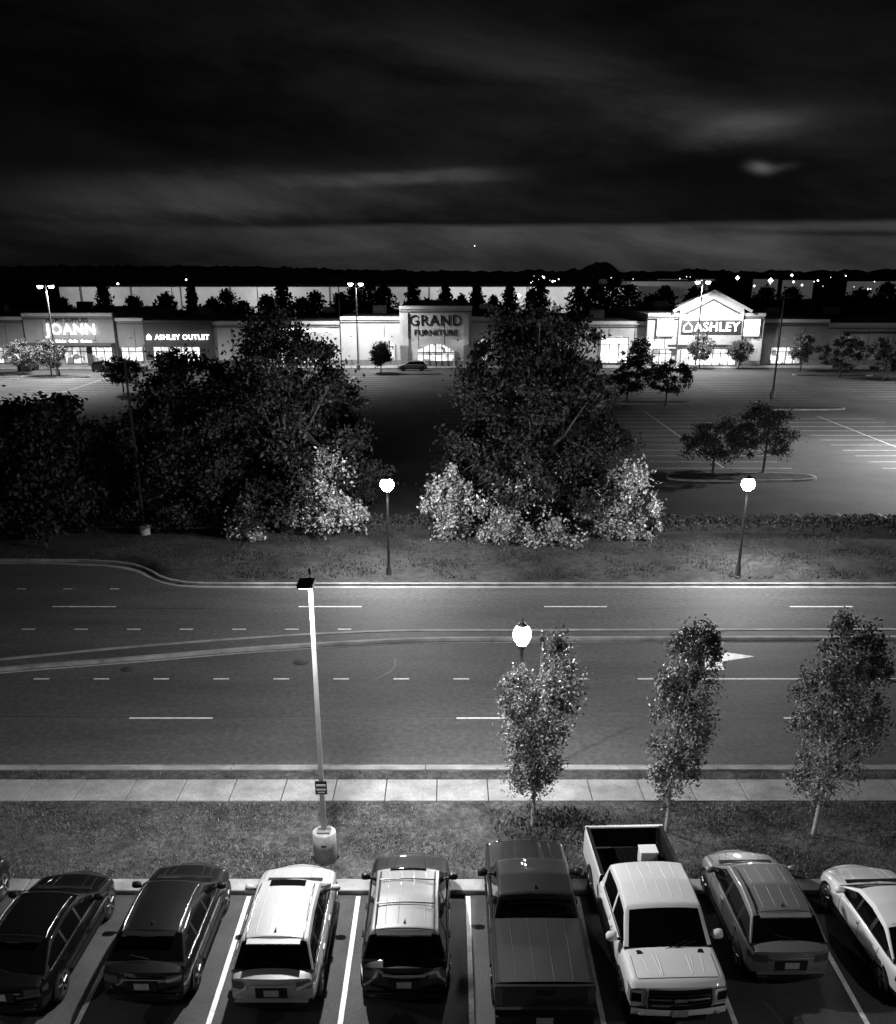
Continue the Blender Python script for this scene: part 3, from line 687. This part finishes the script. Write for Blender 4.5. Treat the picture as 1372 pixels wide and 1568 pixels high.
def text(body,x,z,size,parent,m,y=FY-.3,bold=.02):
    c=bpy.data.curves.new("sign_letters",'FONT'); c.body=body; c.size=size; c.align_x='CENTER'; c.align_y='CENTER'; c.extrude=.04; c.offset=bold; c.resolution_u=3; c.space_character=1.1
    o=bpy.data.objects.new("sign_letters",c); o.location=(x,y,z); o.rotation_euler=(math.pi/2,0,0); o.data.materials.append(m); COL.objects.link(o); o.parent=parent; return o
def block(m,x0,x1,h,fy=FY,depth=36,wall=0,corn=True):
    m.box(((x0+x1)/2,fy+depth/2,h/2-.0),(x1-x0,depth,h),wall)
    m.box(((x0+x1)/2,fy+depth/2,h+.02),(x1-x0-.8,depth-.8,.06),4)
    if corn:
        m.box(((x0+x1)/2,fy-.12,h-.12),(x1-x0+.1,.34,.5),3); m.box(((x0+x1)/2,fy-.07,h-.75),(x1-x0-.02,.2,.12),9)
    m.box(((x0+x1)/2,fy-.06,.5),(x1-x0-.02,.14,1.0),5)
    xx=x0+3
    while xx<x1-1.5: m.box((xx,fy-.02,h*.45),(.06,.06,h*.8),9); xx+=4.2
def glazing(m,x0,x1,z0,z1,fy,wm=6,n=4,trans=True):
    m.box(((x0+x1)/2,fy-.09,(z0+z1)/2),(x1-x0,.16,z1-z0),wm)
    for i in range(n+1):
        xx=x0+(x1-x0)*i/n; m.box((xx,fy-.2,(z0+z1)/2),(.14,.08,z1-z0+.1),9)
    for zz in ((z0,z1,z0+(z1-z0)*.72) if trans else (z0,z1)): m.box(((x0+x1)/2,fy-.215,zz),(x1-x0+.1,.06,.12),9)
def arch(m,xc,z0,w,h,rise,fy,wm=6,n=4):
    pts=[(xc-w/2,z0),(xc+w/2,z0)]
    for i in range(13):
        t=i/12; pts.append((xc+w/2-w*t,z0+h+rise*math.sin(t*math.pi)))
    m.add([(a,fy-.12,b) for a,b in pts],[tuple(range(len(pts)))],wm)
    m.tube([(xc-w/2,fy-.16,z0)]+[(a,fy-.16,b) for a,b in pts[2:][::-1]]+[(xc+w/2,fy-.16,z0)],.16,4,3,sm=False)
    for i in range(1,n):
        xx=-w/2+w*i/n; m.box((xc+xx,fy-.17,z0+(h+rise*math.sin((xx/w+.5)*math.pi))/2),(.16,.06,h+rise*math.sin((xx/w+.5)*math.pi)),9)
    m.box((xc,fy-.18,z0+h*.85),(w,.06,.18),9)
def hvac(m,pts,h):
    for x,y in pts: m.box((x,y,h+.75),(2.4,1.8,1.3),10)
R=empty("craft_store"); m=MB()
block(m,-68.7,-54.2,8.2,FY-1,wall=1); m.box((-61.45,FY-2.2,3.55),(14.5,2.4,.35),9)
glazing(m,-62.6,-54.8,.5,3.1,FY-1,6,6); m.box((-58.5,FY-1.2,1.6),(.9,.3,3.2),9)
hvac(m,[(-64,180),(-57,186)],8.2); m.obj("building",WM,R)
text("JOANN",-61.0,5.75,2.3,R,W_['sign'],FY-1.35,.02); text("HOME SUPPLIES",-61.5,7.25,.9,R,W_['signdim'],FY-1.3,.01)
text("Fabrics   Crafts   Custom",-60,4.15,.5,R,W_['sign'],FY-3.45)
R=empty("strip_shops"); m=MB(); block(m,-92,-68.7,7.6,FY,wall=1); glazing(m,-84,-78,.5,3,FY); glazing(m,-76,-70,.5,3,FY); block(m,-54.2,-49.6,7.4,FY,wall=1); glazing(m,-53.6,-50.1,.5,3.0,FY,7,3)
hvac(m,[(-80,182)],7.6); m.obj("building",WM,R)
R=empty("outlet_store"); m=MB(); block(m,-49.6,-38.3,7.1,FY-.5,wall=2,corn=False); m.box((-43.9,FY-.6,7.0),(11.4,.5,.3),9)
glazing(m,-48.2,-40.6,.4,3.1,FY-.5,7,6); hvac(m,[(-44,185)],7.1); m.obj("building",WM,R)
text("ASHLEY OUTLET",-43.3,4.55,1.1,R,W_['sign'],FY-.8,.01)
hs=MB(); hs.add([(-49.1,FY-.8,4.2),(-48.3,FY-.8,4.2),(-48.3,FY-.8,4.7),(-48.7,FY-.8,5.1),(-49.1,FY-.8,4.7)],[(0,1,2,3,4)]); hs.obj("house_logo",[W_['sign']],R)
R=empty("vacant_shops"); m=MB(); block(m,-38.3,-17.6,6.9,FY,wall=0); glazing(m,-28,-20,.5,3,FY); m.box((-24,FY-.22,5.6),(9,.1,.35),8); hvac(m,[(-30,180),(-22,190)],6.9); m.obj("building",WM,R)
R=empty("furniture_store"); m=MB(); block(m,-17.6,-7.8,7.6,FY); block(m,3.8,10.7,7.6,FY); block(m,-7.8,3.8,9.3,FY-1.8,38)
arch(m,-10.3,.9,3.0,2.6,.9,FY,6,4); arch(m,6.0,.9,2.6,2.6,.9,FY,7,4)
arch(m,-2.0,.15,6.0,2.5,1.1,FY-1.8,6,6)
for xx in(-6.9,2.9): m.box((xx,FY-1.95,4.2),(.9,.35,8.4),0)
m.box((-2,FY-2.0,2.05),(6.2,.12,.14),9)
for xx in(-7.1,3.1): m.box((xx,FY-1.99,1.7),(1.2,.5,3.4),5)
hvac(m,[(-12,180),(7,186),(-2,184)],7.6); m.obj("building",WM,R)
text("GRAND",-2.0,7.15,2.3,R,W_['signdim'],FY-1.9,.0); text("FURNITURE",-2.0,5.35,1.25,R,W_['signdim'],FY-1.9,.0)
R=empty("link_shops"); m=MB(); block(m,10.7,32.2,6.9,FY,wall=0); glazing(m,25,29.5,.5,4.5,FY,7,3); glazing(m,13,20,.5,3.1,FY,6,5); m.box((13.5,FY+.1,5),(4,.8,3),2); hvac(m,[(16,182),(26,178)],6.9); m.obj("building",WM,R)
R=empty("home_store"); m=MB(); block(m,32.2,51.0,8.2,FY-1.5,38)
x0,x1,xp=37.2,47.4,42.3
m.add([(x0,FY-2.1,0.1),(x1,FY-2.1,.1),(x1,FY-2.1,9.3),(xp,FY-2.1,11.6),(x0,FY-2.1,9.3),(x0,FY+2,0.1),(x1,FY+2,.1),(x1,FY+2,9.3),(xp,FY+2,11.6),(x0,FY+2,9.3)],
  [(0,1,2,3,4),(0,4,9,5),(1,6,7,2),(4,3,8,9),(3,2,7,8),(9,8,7,6,5)],0)
m.tube([(x0-1.2,FY-2.25,8.6),(xp,FY-2.25,11.7),(x1+1.2,FY-2.25,8.6)],.28,4,3,sm=False)
m.tube([(x0+.8,FY-2.25,8.3),(xp,FY-2.25,10.4),(x1-.8,FY-2.25,8.3)],.14,4,9,sm=False)
m.box((41.6,FY-2.15,3.35),(12.0,.4,.35),9)
glazing(m,37.8,46.8,.4,2.9,FY-2.1,7,7); glazing(m,33.4,36.4,.4,2.8,FY-1.5,6,3)
for xc in(35.0,49.0): m.box((xc,FY-1.72,6.1),(2.5,.14,2.5),8); m.box((xc,FY-1.70,6.1),(2.8,.1,2.8),9)
m.box((42.3,FY-2.16,6.2),(9.6,.12,2.1),2)
hvac(m,[(38,182),(47,188)],8.2); m.obj("building",WM,R)
text("ASHLEY",43.2,6.2,1.95,R,W_['sign'],FY-2.35,.02)
hs=MB(); X=38.0; hs.tube([(X-.1,FY-2.35,5.55),(X-.1,FY-2.35,6.3),(X+.55,FY-2.35,6.95),(X+1.2,FY-2.35,6.3),(X+1.2,FY-2.35,5.55),(X-.1,FY-2.35,5.55)],.1,4); hs.obj("house_logo",[W_['sign']],R)
R=empty("retail_wing"); m=MB(); block(m,51,62,7.2,FY,wall=1); block(m,62,100,6.6,FY+1,wall=0); glazing(m,53,58,.4,3.0,FY,6,4); m.box((80,FY+.85,5.2),(30,.3,.3),9); hvac(m,[(58,183),(70,186)],7.1); m.obj("building",WM,R)
for (x,z,p) in [(-66,4.2,30),(-57,4.2,30),(-51,4.6,50),(-25,4.6,110),(-15.5,4.8,90),(-9,4.8,60),(-5.6,4.2,60),(1.6,4.2,60),(8.5,4.8,100),(19,4.6,80),(27,4.6,140),(33.3,4.2,220),(50,4.2,220),(38,8.2,230),(46.6,8.2,230),(54,4.6,110),(66,4.6,110),(80,4.6,110)]:
    root=empty("wall_sconce",(x,FY-3.1,z)); q=MB(); q.box((0,.35,0),(.2,.7,.1),0); q.lathe([(.0,.12),(.14,.1),(.18,-.02)],n=10); q.obj("fitting",[M['pole_dark']],root)
    light("sconce_light",'SPOT',(0,0,-.03),p*1.3,root,.1,170,(math.radians(55),0,0))

R=empty("distribution_warehouse"); m=MB()
wl=mat("warehouse_wall",.5,.8,var=.35,scale=.03,var2=.1,scale2=.3); wd=mat("warehouse_dock",.1,.8)
m.box((-32,375,4.9),(186,90,9.8),0); m.box((80,395,5.6),(34,70,11.2),0); m.box((-32,375,9.86),(185,89,.1),1)
for i in range(30): m.box((-120+i*6.2,329.9,2.2),(3,.3,3.6),1)
for i in range(12): m.box((-118+i*16,329.85,5),(.4,.3,9.8),1)
m.obj("building",[wl,wd],R)
for i,(x,p) in enumerate([(-112,5400),(-84,3600),(-58,6600),(-30,3000),(0,6000),(24,9000),(48,7000),(78,4000)]):
    root=empty("floodlight",(x,312,0)); q=MB(); q.tube([(0,0,0),(0,0,10.5)],.12,6); q.box((0,.3,10.6),(.8,.7,.2)); q.obj("mast",[M['pole_dark']],root)
    light("flood",'SPOT',(0,.5,10.3),p*1.5,root,.2,150,(math.radians(60),0,0))
M['far']=mat("distant_trees",.03,.95)
def ridge(name,y,base,amp,seed,x0=-900,x1=900,prof=None,step=2.2):
    r=np.random.default_rng(seed); xs=np.arange(x0,x1,step); h=np.full(len(xs),base,float)
    for k in range(3,16):
        h+=amp/k**.5*np.sin(xs/(60/k**1.3)+r.random()*6)*.35
    h+=r.random(len(xs))*amp*.6
    if prof: h+=np.interp(xs,[p[0] for p in prof],[p[1] for p in prof])
    h=np.maximum(h,1); m=MB()
    m.grid([[(a,y,0) for a in xs],[(a,y+4,float(b)*.6) for a,b in zip(xs,h)],[(a,y+9,float(b)) for a,b in zip(xs,h)],[(a,y+30,0) for a in xs]],0,False,flip=True)
    m.obj(name,[M['far']])
ridge("distant_tree_line",620,13.0,2.2,1,prof=[(-900,3.5),(-260,3.5),(-120,2.5),(-60,0),(-10,1),(0,1),(60,1),(80,1.5),(86,4.5),(100,4.5),(106,1),(900,1)])
ridge("far_hills",1400,13,2.5,2,-1800,1800,prof=[(-1800,9),(-300,7),(0,0),(300,0),(1800,1)],step=5)
ridge("distant_woods",430,6.5,2.2,3,prof=[(-900,3),(-50,1),(60,-3),(150,-3.5),(900,-2)])
q=MB(); r_=random.Random(4)
def star(x,y,z,s): q.lathe([(0,-s),(s,0),(0,s)],(x,y,z),5)
for i in range(95):
    u=r_.choice([r_.uniform(810,860),r_.uniform(930,1110),r_.uniform(930,1110),r_.uniform(1100,1372)]); Y=r_.uniform(440,610)
    star((u-686)/1470/1.075*Y,Y,r_.triangular(3.5,13,9),r_.choice([.14,.18,.22,.28,.35,.6]))
star(15.3,600,28,.35)
for (x,y,z,s) in [(22,318,7.5,.7),(27,316,7.2,1.3),(30,316,8.6,.5),(94,300,12,.8),(-150,590,10,.6),(-122,380,10.2,.5),(118,420,12,.9),(140,420,13,.6),(141,420,10.5,.5)]: star(x,y,z,s)
q.obj("distant_city_lights",[nosample(mat("far_lamp",.8,.5,emit=5))])
db=MB()
for i in range(9):
    x=95+i*26+r_.uniform(-8,8); db.box((x,560+r_.uniform(0,30),5),(r_.uniform(8,22),12,r_.uniform(7,11)),0)
db.obj("distant_buildings",[nosample(mat("far_wall_glow",.3,.8,emit=.05))])  # faint glow put into the walls in place of lamplight

# ---------------------------------------------------------------- sky
world=bpy.data.worlds.new("World"); scene.world=world; world.use_nodes=True
try: world.cycles.sampling_method='NONE'
except Exception: pass
N=world.node_tree.nodes; L=world.node_tree.links; bg=N["Background"]
tc=N.new("ShaderNodeTexCoord"); sp=N.new("ShaderNodeSeparateXYZ"); L.new(tc.outputs["Generated"],sp.inputs[0])
def mth(op,a,b=None,c=None):
    n=N.new("ShaderNodeMath"); n.operation=op
    for i,v in enumerate((a,b,c)):
        if v is None: continue
        if isinstance(v,(int,float)): n.inputs[i].default_value=v
        else: L.new(v,n.inputs[i])
    return n.outputs[0]
az=mth('ARCTAN2',sp.outputs[0],sp.outputs[1]); el=mth('ARCSINE',sp.outputs[2])
cv=N.new("ShaderNodeCombineXYZ"); L.new(mth('MULTIPLY',az,5.0),cv.inputs[0]); L.new(mth('MULTIPLY',mth('SUBTRACT',el,mth('MULTIPLY',az,-.12)),18.0),cv.inputs[1])
def noise(scale,detail,off=0,rough=.6,dist=0):
    n=N.new("ShaderNodeTexNoise"); n.inputs["Scale"].default_value=scale; n.inputs["Detail"].default_value=detail; n.inputs["Roughness"].default_value=rough; n.inputs["Distortion"].default_value=dist
    a=N.new("ShaderNodeVectorMath"); a.operation='ADD'; a.inputs[1].default_value=(off,off*.7,0); L.new(cv.outputs[0],a.inputs[0]); L.new(a.outputs[0],n.inputs["Vector"]); return n.outputs["Fac"]
n1=noise(.8,6,0,.58,.4); n2=noise(2.2,6,7,.6,.3)
def mr(s,a,b,c,d,sm_=True):
    n=N.new("ShaderNodeMapRange"); n.interpolation_type='SMOOTHSTEP' if sm_ else 'LINEAR'
    for i,v in enumerate((a,b,c,d)): n.inputs[i+1].default_value=v
    L.new(s,n.inputs[0]); return n.outputs[0]
def blob(a0,e0,sa,se,amp,tilt=0,pw=2.0,wb=.02):
    wob=mth('MULTIPLY',mth('SUBTRACT',n2,.5),wb)
    da=mth('SUBTRACT',az,a0); de=mth('ADD',mth('SUBTRACT',el,e0),wob); de=mth('SUBTRACT',de,mth('MULTIPLY',da,tilt))
    q1=mth('POWER',mth('ABSOLUTE',mth('DIVIDE',da,sa)),pw); q2=mth('POWER',mth('ABSOLUTE',mth('DIVIDE',de,se)),pw)
    return mth('MULTIPLY',mth('EXPONENT',mth('MULTIPLY',mth('ADD',q1,q2),-1.0)),amp)
sky=mr(el,0.0,.2,.0075,.0030)
sky=mth('MULTIPLY',sky,mr(az,-.4,.1,.5,1.1))
ragged=mth('ADD',el,mth('MULTIPLY',mth('SUBTRACT',n1,.5),.016))
hor=mth('MULTIPLY',mr(ragged,.037,.043,1.0,0.0),mth('MULTIPLY',mr(az,-.30,.05,.005,.043),mr(el,-.005,.04,.6,1.1)))
tot=mth('ADD',sky,hor)
for a in [(-.19,.064,.18,.019,.027,.05,2.6,.03),(-.05,.0805,.09,.0055,.040,.03,3.0,.008),(.12,.158,.17,.016,.013,-.2),(.26,.117,.04,.010,.040,.12),(.20,.125,.13,.012,.013,0),(.284,.0855,.010,.0042,.17,-.15,2,.003),(.300,.085,.012,.003,.035,.1,2,.004),(.04,.17,.3,.05,.004,-.1),(.37,.031,.10,.0028,-.034,-.03,2,.004)]:
    tot=mth('ADD',tot,blob(*a))
tot=mth('MULTIPLY',tot,mr(n1,.34,.66,.5,1.35)); tot=mth('MULTIPLY',tot,mr(n2,.3,.7,.85,1.15)); tot=mth('MAXIMUM',tot,.001)
cc=N.new("ShaderNodeCombineColor")
for i in range(3): L.new(tot,cc.inputs[i])
L.new(cc.outputs[0],bg.inputs[0]); bg.inputs[1].default_value=1.0

# ---------------------------------------------------------------- camera
cam=bpy.data.cameras.new("Camera"); co=bpy.data.objects.new("Camera",cam); COL.objects.link(co)
co.location=(0,0,14.6); co.rotation_euler=(math.pi/2-math.atan(585/1470),0,0)
cam.sensor_fit='HORIZONTAL'; cam.sensor_width=36; cam.lens=36*1470/1372; cam.shift_y=216/1372; cam.clip_end=8000
scene.camera=co
scene.view_settings.view_transform='Standard'; scene.view_settings.look='None'; scene.view_settings.exposure=0
